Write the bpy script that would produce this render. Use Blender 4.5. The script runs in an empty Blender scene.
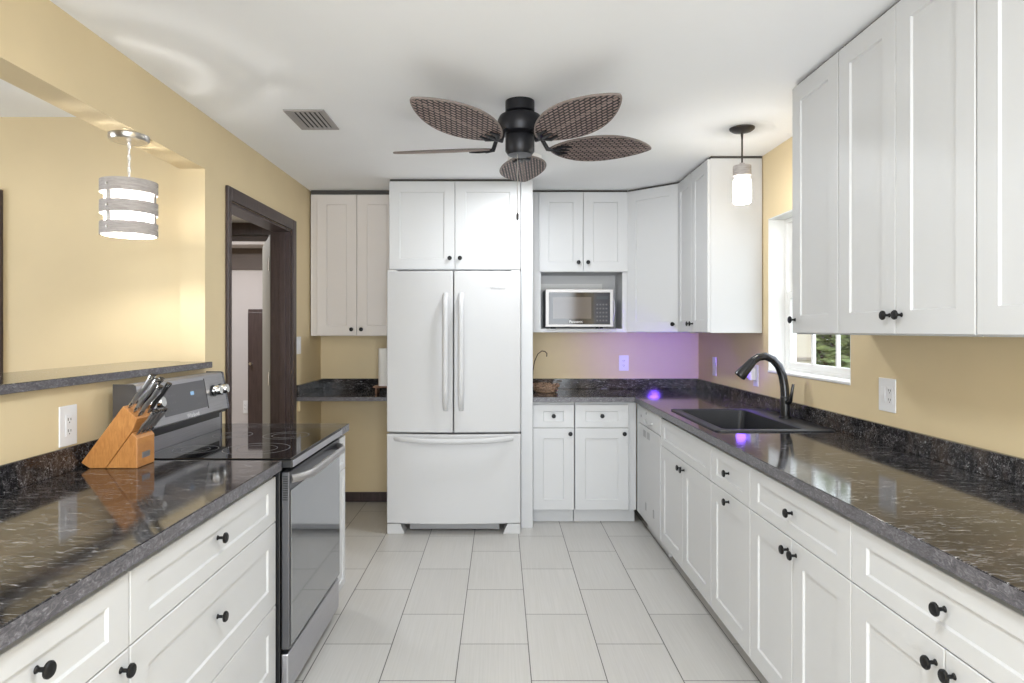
import bpy, bmesh, math, random
from mathutils import Vector, Matrix
PI = math.pi
S = bpy.context.scene
COL = S.collection
random.seed(4)

# ------------------------------------------------------------------ camera, world, light, exposure
FPX, VX, VY, EYE = 650.0, 500.6, 330.0, 1.39
cam = bpy.data.cameras.new('camera'); cam_o = bpy.data.objects.new('camera', cam); COL.objects.link(cam_o)
cam.sensor_width = 36; cam.lens = FPX / 1024 * 36
cam.shift_x = (512 - VX) / 1024; cam.shift_y = -(341.5 - VY) / 1024
cam.clip_start = 0.05; cam.clip_end = 200
cam_o.location = (0, 0, EYE); cam_o.rotation_euler = (PI / 2, 0, 0)
S.camera = cam_o
vs = S.view_settings
vs.view_transform = 'Standard'; vs.look = 'None'; vs.gamma = 1; vs.use_curve_mapping = False; vs.exposure = 0.33

W = bpy.data.worlds.new('world'); S.world = W; W.use_nodes = True
bg = W.node_tree.nodes['Background']; bg.inputs[0].default_value = (0.86, 0.93, 1.0, 1); bg.inputs[1].default_value = 3.6

def lamp(name, kind, loc, power, color=(1, 1, 1), rot=(0, 0, 0), parent=None, **kw):
    l = bpy.data.lights.new(name, kind); l.energy = power; l.color = color
    for k, v in kw.items(): setattr(l, k, v)
    o = bpy.data.objects.new(name, l); o.location = loc; o.rotation_euler = rot
    COL.objects.link(o)
    if parent: o.parent = parent
    return o
# added area lamps as outdoor light from unseen openings behind and at left
lamp('daylight_fill', 'AREA', (0.1, -2.62, 1.25), 92, (0.90, 0.955, 1.0), (PI / 2, 0, 0), shape='RECTANGLE', size=2.6, size_y=2.1)
lamp('daylight_fill', 'AREA', (-4.5, 1.5, 1.35), 10, (0.95, 0.98, 1.0), (PI / 2, 0, -PI / 2), shape='RECTANGLE', size=1.8, size_y=1.4)
lamp('hall_fill', 'AREA', (-2.6, 5.2, 2.40), 26, (0.98, 0.98, 1.0), (0, 0, 0), shape='DISK', size=0.35)  # added to brighten the hall, unseen and without a fixture
# unseen fill lamp added over the near half of the kitchen (fixture built below)
lamp('unseen_ceiling_lamp', 'AREA', (0.05, 0.9, 2.36), 21, (0.90, 0.96, 1.0), (0, 0, 0), shape='DISK', size=0.40)

# flush ceiling lamp between the fan and the fridge, behind a fan blade in the photo (fixture built below)
lamp('unseen_ceiling_lamp', 'AREA', (0.152, 4.0, 2.422), 12, (0.93, 0.97, 1.0), (0, 0, 0), shape='DISK', size=0.18)

# ------------------------------------------------------------------ mesh helpers
class MB:
    def __init__(s): s.v = []; s.f = []; s.m = []
    def add(s, vs_, fs, mi=0):
        n = len(s.v); s.v += [tuple(p) for p in vs_]
        for f in fs: s.f.append([i + n for i in f]); s.m.append(mi)
        return s
    def box(s, x0, x1, y0, y1, z0, z1, mi=0):
        return s.add([(x0,y0,z0),(x1,y0,z0),(x1,y1,z0),(x0,y1,z0),(x0,y0,z1),(x1,y0,z1),(x1,y1,z1),(x0,y1,z1)],
              [(0,3,2,1),(4,5,6,7),(0,1,5,4),(1,2,6,5),(2,3,7,6),(3,0,4,7)], mi)
    def loft(s, rings, cap0=True, cap1=True, closed=True, mi=0):
        n = len(rings[0]); V = [p for r in rings for p in r]; F = []
        for k in range(len(rings) - 1):
            for i in range(n if closed else n - 1):
                j = (i + 1) % n
                F.append((k*n+i, k*n+j, (k+1)*n+j, (k+1)*n+i))
        if cap0: F.append(tuple(range(n - 1, -1, -1)))
        if cap1: F.append(tuple((len(rings)-1)*n + i for i in range(n)))
        return s.add(V, F, mi)
    def lathe(s, prof, c=(0,0,0), axis='z', n=24, mi=0, cap=True):
        rings = []
        for r, h in prof:
            ring = []
            for i in range(n):
                a = 2*PI*i/n; u, w = r*math.cos(a), r*math.sin(a)
                p = {'z': (u, w, h), 'y': (w, h, u), 'x': (h, u, w)}[axis]
                ring.append((c[0]+p[0], c[1]+p[1], c[2]+p[2]))
            rings.append(ring)
        return s.loft(rings, cap, cap, mi=mi)
    def tube(s, pts, r, n=10, mi=0, cap=True, closed=False, squash=None):
        P = [Vector(p) for p in pts]; R = r if isinstance(r, (list, tuple)) else [r]*len(P)
        rings = []; up = None
        for k, p in enumerate(P):
            if closed: t = (P[(k+1) % len(P)] - P[k-1])
            else: t = P[min(k+1, len(P)-1)] - P[max(k-1, 0)]
            t.normalize()
            if up is None:
                up = Vector((0,0,1)) if abs(t.z) < .9 else Vector((1,0,0))
            a = t.cross(up)
            if a.length < 1e-6: a = t.orthogonal()
            a.normalize(); b = a.cross(t).normalized(); up = b
            sa, sb = squash or (1, 1)
            rings.append([p + (a*math.cos(2*PI*i/n)*sa + b*math.sin(2*PI*i/n)*sb)*R[k] for i in range(n)])
        if closed: rings.append(rings[0])
        return s.loft(rings, cap and not closed, cap and not closed, mi=mi)
    def prism(s, poly, axis, a0, a1, mi=0):
        # poly in the two other axes, extruded along axis
        def P(u, w, h): return {'x': (h, u, w), 'y': (u, h, w), 'z': (u, w, h)}[axis]
        return s.loft([[P(u, w, a0) for u, w in poly], [P(u, w, a1) for u, w in poly]], mi=mi)
    def cells(s, xs, ys, zs, solid, mi=0):
        # boundary faces of the solid cells of a grid
        nx, ny, nz = len(xs)-1, len(ys)-1, len(zs)-1
        def so(i, j, k): return 0 <= i < nx and 0 <= j < ny and 0 <= k < nz and solid(i, j, k)
        idx = {}
        V = []; F = []
        def vid(i, j, k):
            if (i,j,k) not in idx: idx[(i,j,k)] = len(V); V.append((xs[i], ys[j], zs[k]))
            return idx[(i,j,k)]
        for i in range(nx):
            for j in range(ny):
                for k in range(nz):
                    if not so(i,j,k): continue
                    if not so(i-1,j,k): F.append([vid(i,j,k),vid(i,j,k+1),vid(i,j+1,k+1),vid(i,j+1,k)])
                    if not so(i+1,j,k): F.append([vid(i+1,j,k),vid(i+1,j+1,k),vid(i+1,j+1,k+1),vid(i+1,j,k+1)])
                    if not so(i,j-1,k): F.append([vid(i,j,k),vid(i+1,j,k),vid(i+1,j,k+1),vid(i,j,k+1)])
                    if not so(i,j+1,k): F.append([vid(i,j+1,k),vid(i,j+1,k+1),vid(i+1,j+1,k+1),vid(i+1,j+1,k)])
                    if not so(i,j,k-1): F.append([vid(i,j,k),vid(i,j+1,k),vid(i+1,j+1,k),vid(i+1,j,k)])
                    if not so(i,j,k+1): F.append([vid(i,j,k+1),vid(i+1,j,k+1),vid(i+1,j+1,k+1),vid(i,j+1,k+1)])
        return s.add(V, F, mi)
    def build(s, name, mats, parent=None, bevel=0, smooth=False, seg=2, loc=None):
        me = bpy.data.meshes.new(name); me.from_pydata(s.v, [], s.f)
        if not isinstance(mats, (list, tuple)): mats = [mats]
        for m in mats: me.materials.append(m)
        me.polygons.foreach_set('material_index', s.m)
        bm = bmesh.new(); bm.from_mesh(me); bmesh.ops.recalc_face_normals(bm, faces=bm.faces); bm.to_mesh(me); bm.free()
        if smooth:
            me.polygons.foreach_set('use_smooth', [True]*len(me.polygons)); me.set_sharp_from_angle(angle=math.radians(38))
        me.update()
        o = bpy.data.objects.new(name, me); COL.objects.link(o)
        if parent: o.parent = parent
        if loc: o.location = loc
        if bevel:
            b = o.modifiers.new('bevel', 'BEVEL'); b.width = bevel; b.segments = seg; b.limit_method = 'ANGLE'; b.angle_limit = math.radians(40)
        return o

def tag(o, label, cat, group=None, kind=None):
    o['label'] = label; o['category'] = cat
    if group: o['group'] = group
    if kind: o['kind'] = kind
    return o
def thing(name, label, cat, loc=(0,0,0), rotz=0, group=None):
    o = bpy.data.objects.new(name, None); COL.objects.link(o); o.location = loc; o.rotation_euler = (0, 0, rotz)
    o.empty_display_size = .1
    return tag(o, label, cat, group)
def struct(o, label=None, cat=None):
    o['kind'] = 'structure'
    if label: o['label'] = label
    if cat: o['category'] = cat
    return o
def copy_tree(o, parent=None):
    c = o.copy(); COL.objects.link(c)
    if parent: c.parent = parent
    for ch in [x for x in o.children]: copy_tree(ch, c)
    return c
def text_mesh(name, txt, size, mat, parent, M, extrude=.0004):
    cu = bpy.data.curves.new(name, 'FONT'); cu.body = txt; cu.size = size; cu.extrude = extrude; cu.align_x = 'CENTER'; cu.align_y = 'CENTER'
    cu.resolution_u = 3
    t = bpy.data.objects.new(name + '_curve', cu); COL.objects.link(t)
    dg = bpy.context.evaluated_depsgraph_get(); me = bpy.data.meshes.new_from_object(t.evaluated_get(dg))
    bpy.data.objects.remove(t)
    me.transform(M); me.materials.clear(); me.materials.append(mat); me.name = name
    o = bpy.data.objects.new(name, me); COL.objects.link(o); o.parent = parent
    return o
def arc(c, r, a0, a1, n, plane='xz'):
    out = []
    for i in range(n + 1):
        a = a0 + (a1 - a0)*i/n; u, w = r*math.cos(a), r*math.sin(a)
        out.append({'xz': (c[0]+u, c[1], c[2]+w), 'xy': (c[0]+u, c[1]+w, c[2]), 'yz': (c[0], c[1]+u, c[2]+w)}[plane])
    return out
def rrect(x0, x1, y0, y1, r, z, n=5):
    out = []
    for cx, cy, a in ((x1-r, y1-r, 0), (x0+r, y1-r, PI/2), (x0+r, y0+r, PI), (x1-r, y0+r, 1.5*PI)):
        for i in range(n + 1):
            t = a + PI/2*i/n; out.append((cx + r*math.cos(t), cy + r*math.sin(t), z))
    return out

# ------------------------------------------------------------------ materials
def mat(name, col=(.8,.8,.8), rough=.5, metal=0.0, spec=.5, coat=0.0, emit=None, estr=0.0):
    m = bpy.data.materials.new(name); m.use_nodes = True
    b = m.node_tree.nodes['Principled BSDF']
    b.inputs['Base Color'].default_value = (*col, 1); b.inputs['Roughness'].default_value = rough
    b.inputs['Metallic'].default_value = metal; b.inputs['Specular IOR Level'].default_value = spec
    b.inputs['Coat Weight'].default_value = coat; b.inputs['Coat Roughness'].default_value = .05
    if emit: b.inputs['Emission Color'].default_value = (*emit, 1); b.inputs['Emission Strength'].default_value = estr
    return m
class NT:
    def __init__(s, m): s.t = m.node_tree; s.b = s.t.nodes['Principled BSDF']
    def n(s, t, **kw):
        x = s.t.nodes.new('ShaderNode' + t)
        for k, v in kw.items(): setattr(x, k, v)
        return x
    def l(s, a, b): s.t.links.new(a, b)
    def coords(s, scale=(1,1,1), rot=(0,0,0), loc=(0,0,0), which='Object'):
        tc = s.n('TexCoord'); mp = s.n('Mapping'); s.l(tc.outputs[which], mp.inputs[0])
        mp.inputs['Scale'].default_value = scale; mp.inputs['Rotation'].default_value = rot; mp.inputs['Location'].default_value = loc
        return mp.outputs[0]
    def noise(s, vec, scale=5, detail=3, rough=.5, dist=0):
        x = s.n('TexNoise'); s.l(vec, x.inputs['Vector']); x.inputs['Scale'].default_value = scale
        x.inputs['Detail'].default_value = detail; x.inputs['Roughness'].default_value = rough; x.inputs['Distortion'].default_value = dist
        return x.outputs['Fac']
    def ramp(s, fac, stops):
        r = s.n('ValToRGB'); s.l(fac, r.inputs[0]); e = r.color_ramp.elements
        while len(e) < len(stops): e.new(.5)
        for el, (p, c) in zip(e, stops): el.position = p; el.color = (*c, 1) if len(c) == 3 else c
        return r.outputs[0]
    def mix(s, fac, a, b, mode='MIX'):
        x = s.n('Mix', data_type='RGBA', blend_type=mode)
        for sock, v in ((x.inputs[0], fac), (x.inputs[6], a), (x.inputs[7], b)):
            if isinstance(v, (int, float)): sock.default_value = v
            elif isinstance(v, tuple): sock.default_value = (*v, 1)
            else: s.l(v, sock)
        return x.outputs[2]
    def bump(s, h, strength=.1, dist=.002):
        b = s.n('Bump'); s.l(h, b.inputs['Height']); b.inputs['Strength'].default_value = strength; b.inputs['Distance'].default_value = dist
        s.l(b.outputs[0], s.b.inputs['Normal'])
    def base(s, c): s.l(c, s.b.inputs['Base Color'])

def paint(name, col, rough=.6, vary=.03, bump=.05):
    m = mat(name, col, rough); t = NT(m); v = t.coords()
    n = t.noise(v, 2.5, 3)
    t.base(t.ramp(n, [(.3, tuple(c*(1-vary) for c in col)), (.7, tuple(min(1, c*(1+vary)) for c in col))]))
    t.bump(t.noise(v, 260, 2), bump, .001); return m
M_wall = paint('wall_paint_tan', (.735, .60, .375), .6)
M_ceil = paint('ceiling_paint', (.91, .915, .925), .8, .01, .12)
M_hall = paint('hall_paint_grey', (.62, .58, .58), .7)
M_white = paint('cabinet_white', (.60, .604, .612), .42, .008, .01)
M_warm_lit = paint('cabinet_white_warm_lit', (.70, .655, .625), .25, .01, .01)  # cabinet white with the warm light on it put into the colour
M_gap = mat('cabinet_shadow_gap', (.06, .055, .05), .7)  # dark colour stands for the shade in the gap below the ceiling
M_trimw = paint('white_trim', (.85, .85, .84), .4, .01, .02)
M_plate = mat('white_plastic_plate', (.84, .84, .86), .35)
M_slot = mat('dark_slot', (.02, .02, .02), .6)
M_knob = mat('black_knob', (.012, .012, .013), .38, .6)
M_black = mat('black_enamel', (.012, .012, .013), .3)
M_bglass = mat('black_ceramic_glass', (.006, .006, .007), .04, spec=.6)
M_tint = mat('tinted_oven_glass', (.36, .37, .39), .06, .9)
M_dsteel = mat('dark_stainless', (.13, .13, .14), .35, .8)
M_kst = mat('satin_knife_steel', (.55, .55, .57), .3, .95)
M_chrome = mat('chrome', (.8, .8, .8), .12, 1)
M_bronze = mat('dark_bronze', (.045, .038, .034), .4, .6)
M_fan = mat('fan_motor_black', (.018, .018, .022), .38, .5)
M_appl = mat('appliance_white', (.57, .572, .58), .42, spec=.3)
M_grille = mat('grey_grille', (.35, .35, .36), .5)
M_sink = mat('black_composite_sink', (.022, .023, .028), .42)
M_ink = mat('grey_print', (.35, .35, .37), .4)
M_ring = mat('burner_ring_grey', (.16, .16, .17), .3)
M_blue = mat('clock_display', (.02, .05, .08), .3, emit=(.35, .6, .9), estr=.6)
M_paper = paint('paper_towel', (.85, .84, .82), .9)
M_bulb = mat('lit_bulb', (1, 1, 1), .4, emit=(1, .96, .9), estr=14)
M_wire = mat('dark_wire', (.10, .065, .045), .45, .6)

def brushed(name, col, rough=.3):
    m = mat(name, col, rough, 1); t = NT(m); v = t.coords((2, 2, 300))
    n = t.noise(v, 4, 2); t.base(t.ramp(n, [(.3, tuple(c*.85 for c in col)), (.7, tuple(min(1, c*1.1) for c in col))])); return m
M_steel = brushed('brushed_steel', (.44, .43, .43), .48)
M_nickel = brushed('brushed_nickel', (.60, .57, .54), .28)
M_rangesteel = brushed('range_steel', (.52, .52, .55), .36)

def wood(name, a, b, scale=(3, 30, 3), rough=.45, coat=.1):
    m = mat(name, a, rough, coat=coat); t = NT(m); v = t.coords(scale)
    n = t.noise(v, 3, 5, .6, .6); t.base(t.ramp(n, [(.3, a), (.7, b)])); t.bump(n, .08, .001); return m
M_brown = wood('dark_brown_wood', (.038, .024, .024), (.068, .045, .045), (20, 20, 2), .42)
M_block = wood('knife_block_wood', (.42, .17, .045), (.58, .27, .08), (40, 4, 10), .4, .2)
M_greywood = wood('weathered_grey_wood', (.33, .295, .28), (.50, .46, .44), (8, 8, 60), .6, 0)
M_stand = wood('reddish_wood', (.16, .07, .035), (.25, .12, .06), (4, 20, 4))

# dark stone-look laminate
def stone():
    m = mat('dark_stone_laminate', (.02, .02, .02), .085, spec=.34); t = NT(m)
    v = t.coords((5, 17, 17)); v2 = t.coords((1, 1, 1))
    big = t.noise(v2, 6, 4, .6, .5)
    base = t.ramp(big, [(.36, (.008, .008, .010)), (.52, (.016, .014, .015)), (.70, (.060, .044, .036))])
    clump = t.ramp(t.noise(t.coords((4, 9, 9), loc=(1, 4, 2)), 2.2, 3, .6, .8), [(.38, (.22, .22, .22)), (.62, (1, 1, 1))])
    f = t.noise(v, 3.4, 8, .72, 1.6)
    fm = t.mix(1.0, t.ramp(f, [(.50, (0, 0, 0)), (.58, (.5, .5, .5)), (.68, (1, 1, 1))]), clump, 'MULTIPLY')
    c = t.mix(fm, base, (.17, .16, .165))
    f2 = t.noise(t.coords((4, 21, 21), loc=(3, 1, 7)), 5.0, 7, .70, 1.6)
    fm2 = t.mix(1.0, t.ramp(f2, [(.562, (0, 0, 0)), (.64, (1, 1, 1))]), clump, 'MULTIPLY')
    c = t.mix(fm2, c, (.44, .43, .44)); t.base(c)
    return m
M_stone = stone()
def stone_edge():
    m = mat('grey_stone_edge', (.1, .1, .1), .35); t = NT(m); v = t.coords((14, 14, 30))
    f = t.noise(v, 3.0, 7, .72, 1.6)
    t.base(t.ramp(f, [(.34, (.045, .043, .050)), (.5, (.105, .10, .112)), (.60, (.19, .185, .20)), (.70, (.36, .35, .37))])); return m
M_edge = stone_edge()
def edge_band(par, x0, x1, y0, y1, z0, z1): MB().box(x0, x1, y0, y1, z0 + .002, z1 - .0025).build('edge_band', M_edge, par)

# floor: 12 x 24 inch tiles laid lengthways in half-offset columns
TW, T0, TL, TJ = .3012, -.179, .6024, 3.781
def tiles():
    m = mat('greige_floor_tile', (.6, .58, .55), .32); t = NT(m)
    geo = t.n('NewGeometry'); mp = t.n('Mapping'); t.l(geo.outputs['Position'], mp.inputs[0])
    # brick rows run along x of the texture: swap so texture x = world y, texture y = world x
    sep = t.n('SeparateXYZ'); t.l(geo.outputs['Position'], sep.inputs[0])
    def math_(op, a, b):
        x = t.n('Math', operation=op)
        for i, q in enumerate((a, b)):
            if isinstance(q, (int, float)): x.inputs[i].default_value = q
            else: t.l(q, x.inputs[i])
        return x.outputs[0]
    ty = math_('SUBTRACT', sep.outputs[0], T0 - 20*TW); tx = math_('SUBTRACT', sep.outputs[1], TJ - 20*TL)
    cb = t.n('CombineXYZ'); t.l(tx, cb.inputs[0]); t.l(ty, cb.inputs[1])
    br = t.n('TexBrick', offset=.5, offset_frequency=2, squash=1, squash_frequency=2)
    t.l(cb.outputs[0], br.inputs['Vector'])
    for k, v in (('Scale', 1.0), ('Mortar Size', .0022), ('Mortar Smooth', .1), ('Bias', 0), ('Brick Width', TL), ('Row Height', TW)): br.inputs[k].default_value = v
    br.inputs['Color1'].default_value = (.53, .515, .495, 1); br.inputs['Color2'].default_value = (.58, .565, .545, 1); br.inputs['Mortar'].default_value = (.10, .095, .09, 1)
    v = t.n('Mapping'); t.l(geo.outputs['Position'], v.inputs[0]); v.inputs['Scale'].default_value = (90, 1.6, 1)
    st = t.noise(v.outputs[0], 1.6, 4, .6)
    stc = t.ramp(st, [(.3, (.90, .90, .89)), (.7, (1, 1, 1))])
    t.base(t.mix(1.0, br.outputs['Color'], stc, 'MULTIPLY'))
    inv = t.n('Math', operation='SUBTRACT'); inv.inputs[0].default_value = 1; t.l(br.outputs['Fac'], inv.inputs[1])
    t.bump(inv.outputs[0], .4, .002)
    return m
M_floor = tiles()

def weave():
    m = mat('woven_rattan', (.1, .08, .07), .5); t = NT(m); v = t.coords((1, 1, 1))
    br = t.n('TexBrick', offset=.5, offset_frequency=2); t.l(v, br.inputs['Vector'])
    for k, q in (('Scale', 1.0), ('Mortar Size', .0042), ('Mortar Smooth', .3), ('Brick Width', .032), ('Row Height', .0150)): br.inputs[k].default_value = q
    br.inputs['Color1'].default_value = (.40, .30, .27, 1); br.inputs['Color2'].default_value = (.28, .20, .18, 1); br.inputs['Mortar'].default_value = (.006, .005, .005, 1)
    t.base(br.outputs['Color'])
    inv = t.n('Math', operation='SUBTRACT'); inv.inputs[0].default_value = 1; t.l(br.outputs['Fac'], inv.inputs[1]); t.bump(inv.outputs[0], .8, .004)
    return m
M_weave = weave()
M_rim = mat('rattan_rim', (.20, .165, .15), .5)

def thin_glass(name, tint=(1, 1, 1), refl=.45, rough=.0):
    m = bpy.data.materials.new(name); m.use_nodes = True; t = m.node_tree; t.nodes.clear()
    o = t.nodes.new('ShaderNodeOutputMaterial'); mx = t.nodes.new('ShaderNodeMixShader'); tr = t.nodes.new('ShaderNodeBsdfTransparent'); gl = t.nodes.new('ShaderNodeBsdfGlossy'); fr = t.nodes.new('ShaderNodeLayerWeight'); pw = t.nodes.new('ShaderNodeMath'); ml = t.nodes.new('ShaderNodeMath'); pw.operation = 'POWER'; ml.operation = 'MULTIPLY_ADD'
    tr.inputs[0].default_value = (*tint, 1); gl.inputs['Roughness'].default_value = rough; fr.inputs[0].default_value = .5; pw.inputs[1].default_value = 5; ml.inputs[1].default_value = refl; ml.inputs[2].default_value = .02
    t.links.new(fr.outputs['Facing'], pw.inputs[0]); t.links.new(pw.outputs[0], ml.inputs[0]); t.links.new(ml.outputs[0], mx.inputs[0]); t.links.new(tr.outputs[0], mx.inputs[1]); t.links.new(gl.outputs[0], mx.inputs[2]); t.links.new(mx.outputs[0], o.inputs[0])
    return m
M_glass = thin_glass('clear_glass')
def frosted(name, fac):
    m = bpy.data.materials.new(name); m.use_nodes = True; t = m.node_tree; t.nodes.clear()
    o = t.nodes.new('ShaderNodeOutputMaterial'); mx = t.nodes.new('ShaderNodeMixShader'); tr = t.nodes.new('ShaderNodeBsdfTransparent'); tl = t.nodes.new('ShaderNodeBsdfTranslucent')
    tr.inputs[0].default_value = (1, 1, 1, 1); tl.inputs[0].default_value = (.95, .93, .9, 1); mx.inputs[0].default_value = fac
    t.links.new(tr.outputs[0], mx.inputs[1]); t.links.new(tl.outputs[0], mx.inputs[2]); t.links.new(mx.outputs[0], o.inputs[0])
    return m
M_frost = frosted('frosted_diffuser', .6)
M_jar = frosted('seeded_jar_glass', .3)

# ------------------------------------------------------------------ the setting
XL, XR, YB, ZC = -1.457, 1.605, 5.27, 2.455
XLo = XL - .125                       # far face of the left wall
DN = -2.7                             # near wall
b = MB().box(-4.7, 1.8, DN, 7.0, -.1, 0); struct(b.build('floor', M_floor), 'pale greige rectangular floor tiles with thin dark grout', 'floor')
b = MB().box(-4.7, 1.8, DN, 7.0, ZC, ZC + .12); struct(b.build('ceiling', M_ceil), 'white painted ceiling', 'ceiling')
PT0, PT1, PZ0, PZ1 = .55, 3.204, 1.204, 2.185     # pass-through
DO0, DO1, DZ = 3.484, 4.515, 2.085                 # kitchen doorway
b = MB().cells([XLo, XL], [DN, PT0, PT1, DO0, DO1, YB + .12, 6.6], [0, PZ0, DZ, PZ1, ZC],
   lambda i, j, k: not ((j == 1 and k in (1, 2)) or (j == 3 and k in (0, 1))))
struct(b.build('wall_left', M_wall), 'tan wall with a wide pass-through opening and a doorway', 'wall')
WY0, WY1, WZ0, WZ1 = 2.98, 3.90, 1.135, 2.056
b = MB().cells([XR, XR + .17], [DN, WY0, WY1, YB + .12], [0, WZ0, WZ1, ZC], lambda i, j, k: not (j == 1 and k == 1))
struct(b.build('wall_right', M_wall), 'tan wall over the sink with a recessed window', 'wall')
b = MB().box(XL, XR, YB, YB + .12, 0, ZC); struct(b.build('wall_far', M_wall), 'tan wall behind the fridge', 'wall')
b = MB().cells([-4.7, -1.3, 1.4, 1.8], [DN - .12, DN], [0, .05, 2.25, ZC], lambda i, j, k: not (i == 1 and k == 1))
struct(b.build('wall_near', M_wall))
b = MB().box(-4.7, XLo, 3.25, 3.37, 0, ZC); struct(b.build('wall_dining', M_wall), 'tan wall of the next room seen through the pass-through', 'wall')
b = MB().cells([-4.7, -4.58], [DN, .55, 2.45, 6.6], [0, .6, 2.1, ZC], lambda i, j, k: not (j == 1 and k == 1)); struct(b.build('wall_outer', M_wall))  # window hole added for the fill lamp at left
b = MB().box(-4.58, XLo, 6.5, 6.6, 0, ZC); struct(b.build('wall_hall', M_hall), 'pale grey wall beyond the doorway', 'wall')
b = MB().box(-1.40, -.79, YB - .014, YB, 0, .078); b.box(-.79, .15, YB - .014, YB, 0, .078)
struct(b.build('baseboard_far', M_brown, bevel=.003), 'dark brown baseboard under the short counter', 'baseboard')
b = MB().box(XL, XL + .013, DO1 + .075, YB - .015, 0, .078); struct(b.build('baseboard_left', M_brown, bevel=.003))

# kitchen doorway: jamb, casing, opened leaf
d = thing('door_1', 'dark brown cased doorway in the left wall beside the range', 'doorway', (XL, DO0, 0)); d['kind'] = 'structure'
cw, ct = .072, .018
b = MB(); L = DO1 - DO0
b.box(0, ct, -.046, 0, 0, DZ + cw); b.box(0, ct, L, L + cw, 0, DZ + cw); b.box(0, ct, 0, L, DZ, DZ + cw)
b.box(-.143, -.125, -cw, 0, 0, DZ + cw); b.box(-.143, -.125, L, L + cw, 0, DZ + cw); b.box(-.143, -.125, 0, L, DZ, DZ + cw)
b.build('casing', M_brown, d, bevel=.004)
b = MB(); b.box(-.126, .001, 0, .016, 0, DZ); b.box(-.126, .001, L - .016, L, 0, DZ); b.box(-.126, .001, .016, L - .016, DZ - .016, DZ)
b.box(-.07, -.03, .016, .028, 0, DZ - .016); b.box(-.07, -.03, L - .028, L - .016, 0, DZ - .016)
b.build('jamb', M_brown, d, bevel=.002)
M_leaf = mat('grey_olive_door', (.22, .21, .18), .5)
lf = MB().box(-.86, -.145, L + .0, L + .036, .01, DZ - .03)
o = lf.build('door_leaf', M_leaf, d, bevel=.003); o.location = (-.150, L + .012, 0)
o.data.transform(Matrix.Translation((.145, -L, 0))); o.rotation_euler = (0, 0, math.radians(-66))
for z in (.25, 1.05, 1.85):
    MB().lathe([(.006, z - .045), (.006, z + .045)], (-.02, -.006, 0), n=10).build('hinge', M_nickel, o, smooth=True)
MB().box(-.128, -.124, L - .004, L + .0, 0, DZ).build('white_stop', M_trimw, d)

# dining room doorway at the far left
d = thing('door_2', 'dark brown door casing at the far left beyond the pass-through', 'doorway', (-2.485, 3.25, 0)); d['kind'] = 'structure'
b = MB(); b.box(-.085, 0, -.02, 0, 0, 2.09); b.box(-.985, -.9, -.02, 0, 0, 2.09); b.box(-.9, -.085, -.02, 0, 2.005, 2.09)
b.build('casing', M_brown, d, bevel=.004)
b = MB().box(-.9, -.085, -.008, 0, .005, 2.005); b.build('door_panel', M_brown, d)

# frame of the unseen near opening, added to let outdoor light in
d = thing('added_opening', 'unseen white framed opening added behind the camera to let light in', 'doorway', (0, DN, 0)); d['kind'] = 'structure'
b = MB()
for x in (-1.3, .02, 1.34): b.box(x, x + .06, -.11, -.01, .05, 2.25)
b.box(-1.24, 1.34, -.11, -.01, .05, .11); b.box(-1.24, 1.34, -.11, -.01, 2.19, 2.25); b.build('frame', M_trimw, d, bevel=.004)

# window over the sink
w = thing('window_1', 'white framed window over the sink with divided panes', 'window', (XR, WY0, WZ0)); w['kind'] = 'structure'
WW, WH = WY1 - WY0, WZ1 - WZ0
b = MB().cells([.098, .155], [0, .035, WW - .035, WW], [0, .03, WH - .03, WH], lambda i, j, k: not (j == 1 and k == 1)); b.build('frame', M_trimw, w, bevel=.003)
def sash(name, x0, z0, z1, rows):
    y0, y1 = .035, WW - .035
    b = MB().cells([x0, x0 + .026], [y0, y0 + .036, y1 - .036, y1], [z0, z0 + .036, z1 - .036, z1], lambda i, j, k: not (j == 1 and k == 1))
    o = b.build(name, M_trimw, w, bevel=.002)
    mb = MB()
    iy0, iy1, iz0, iz1 = y0 + .036, y1 - .036, z0 + .036, z1 - .036
    for q in (1, 2): yy = iy0 + (iy1 - iy0)*q/3; mb.box(x0 + .005, x0 + .021, yy - .009, yy + .009, iz0, iz1)
    for q in range(1, rows): zz = iz0 + (iz1 - iz0)*q/rows; mb.box(x0 + .006, x0 + .020, iy0, iy1, zz - .009, zz + .009)
    mb.build('muntin', M_trimw, o)
    MB().box(x0 + .011, x0 + .015, iy0, iy1, iz0, iz1).build('pane', M_glass, o)
sash('lower_sash', .101, .03, WH/2 + .018, 1)
sash('upper_sash', .128, WH/2 - .018, WH - .03, 2)
b = MB().box(-.004, .098, .001, WW - .001, .001, .016); b.build('sill', M_trimw, w, bevel=.004)
b = MB().box(.001, .098, WW - .006, WW - .001, .016, WH - .001); b.box(.001, .098, .001, .006, .016, WH - .001); b.box(.001, .098, .006, WW - .006, WH - .006, WH - .001)
b.build('reveal_lining', M_trimw, w)

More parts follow.
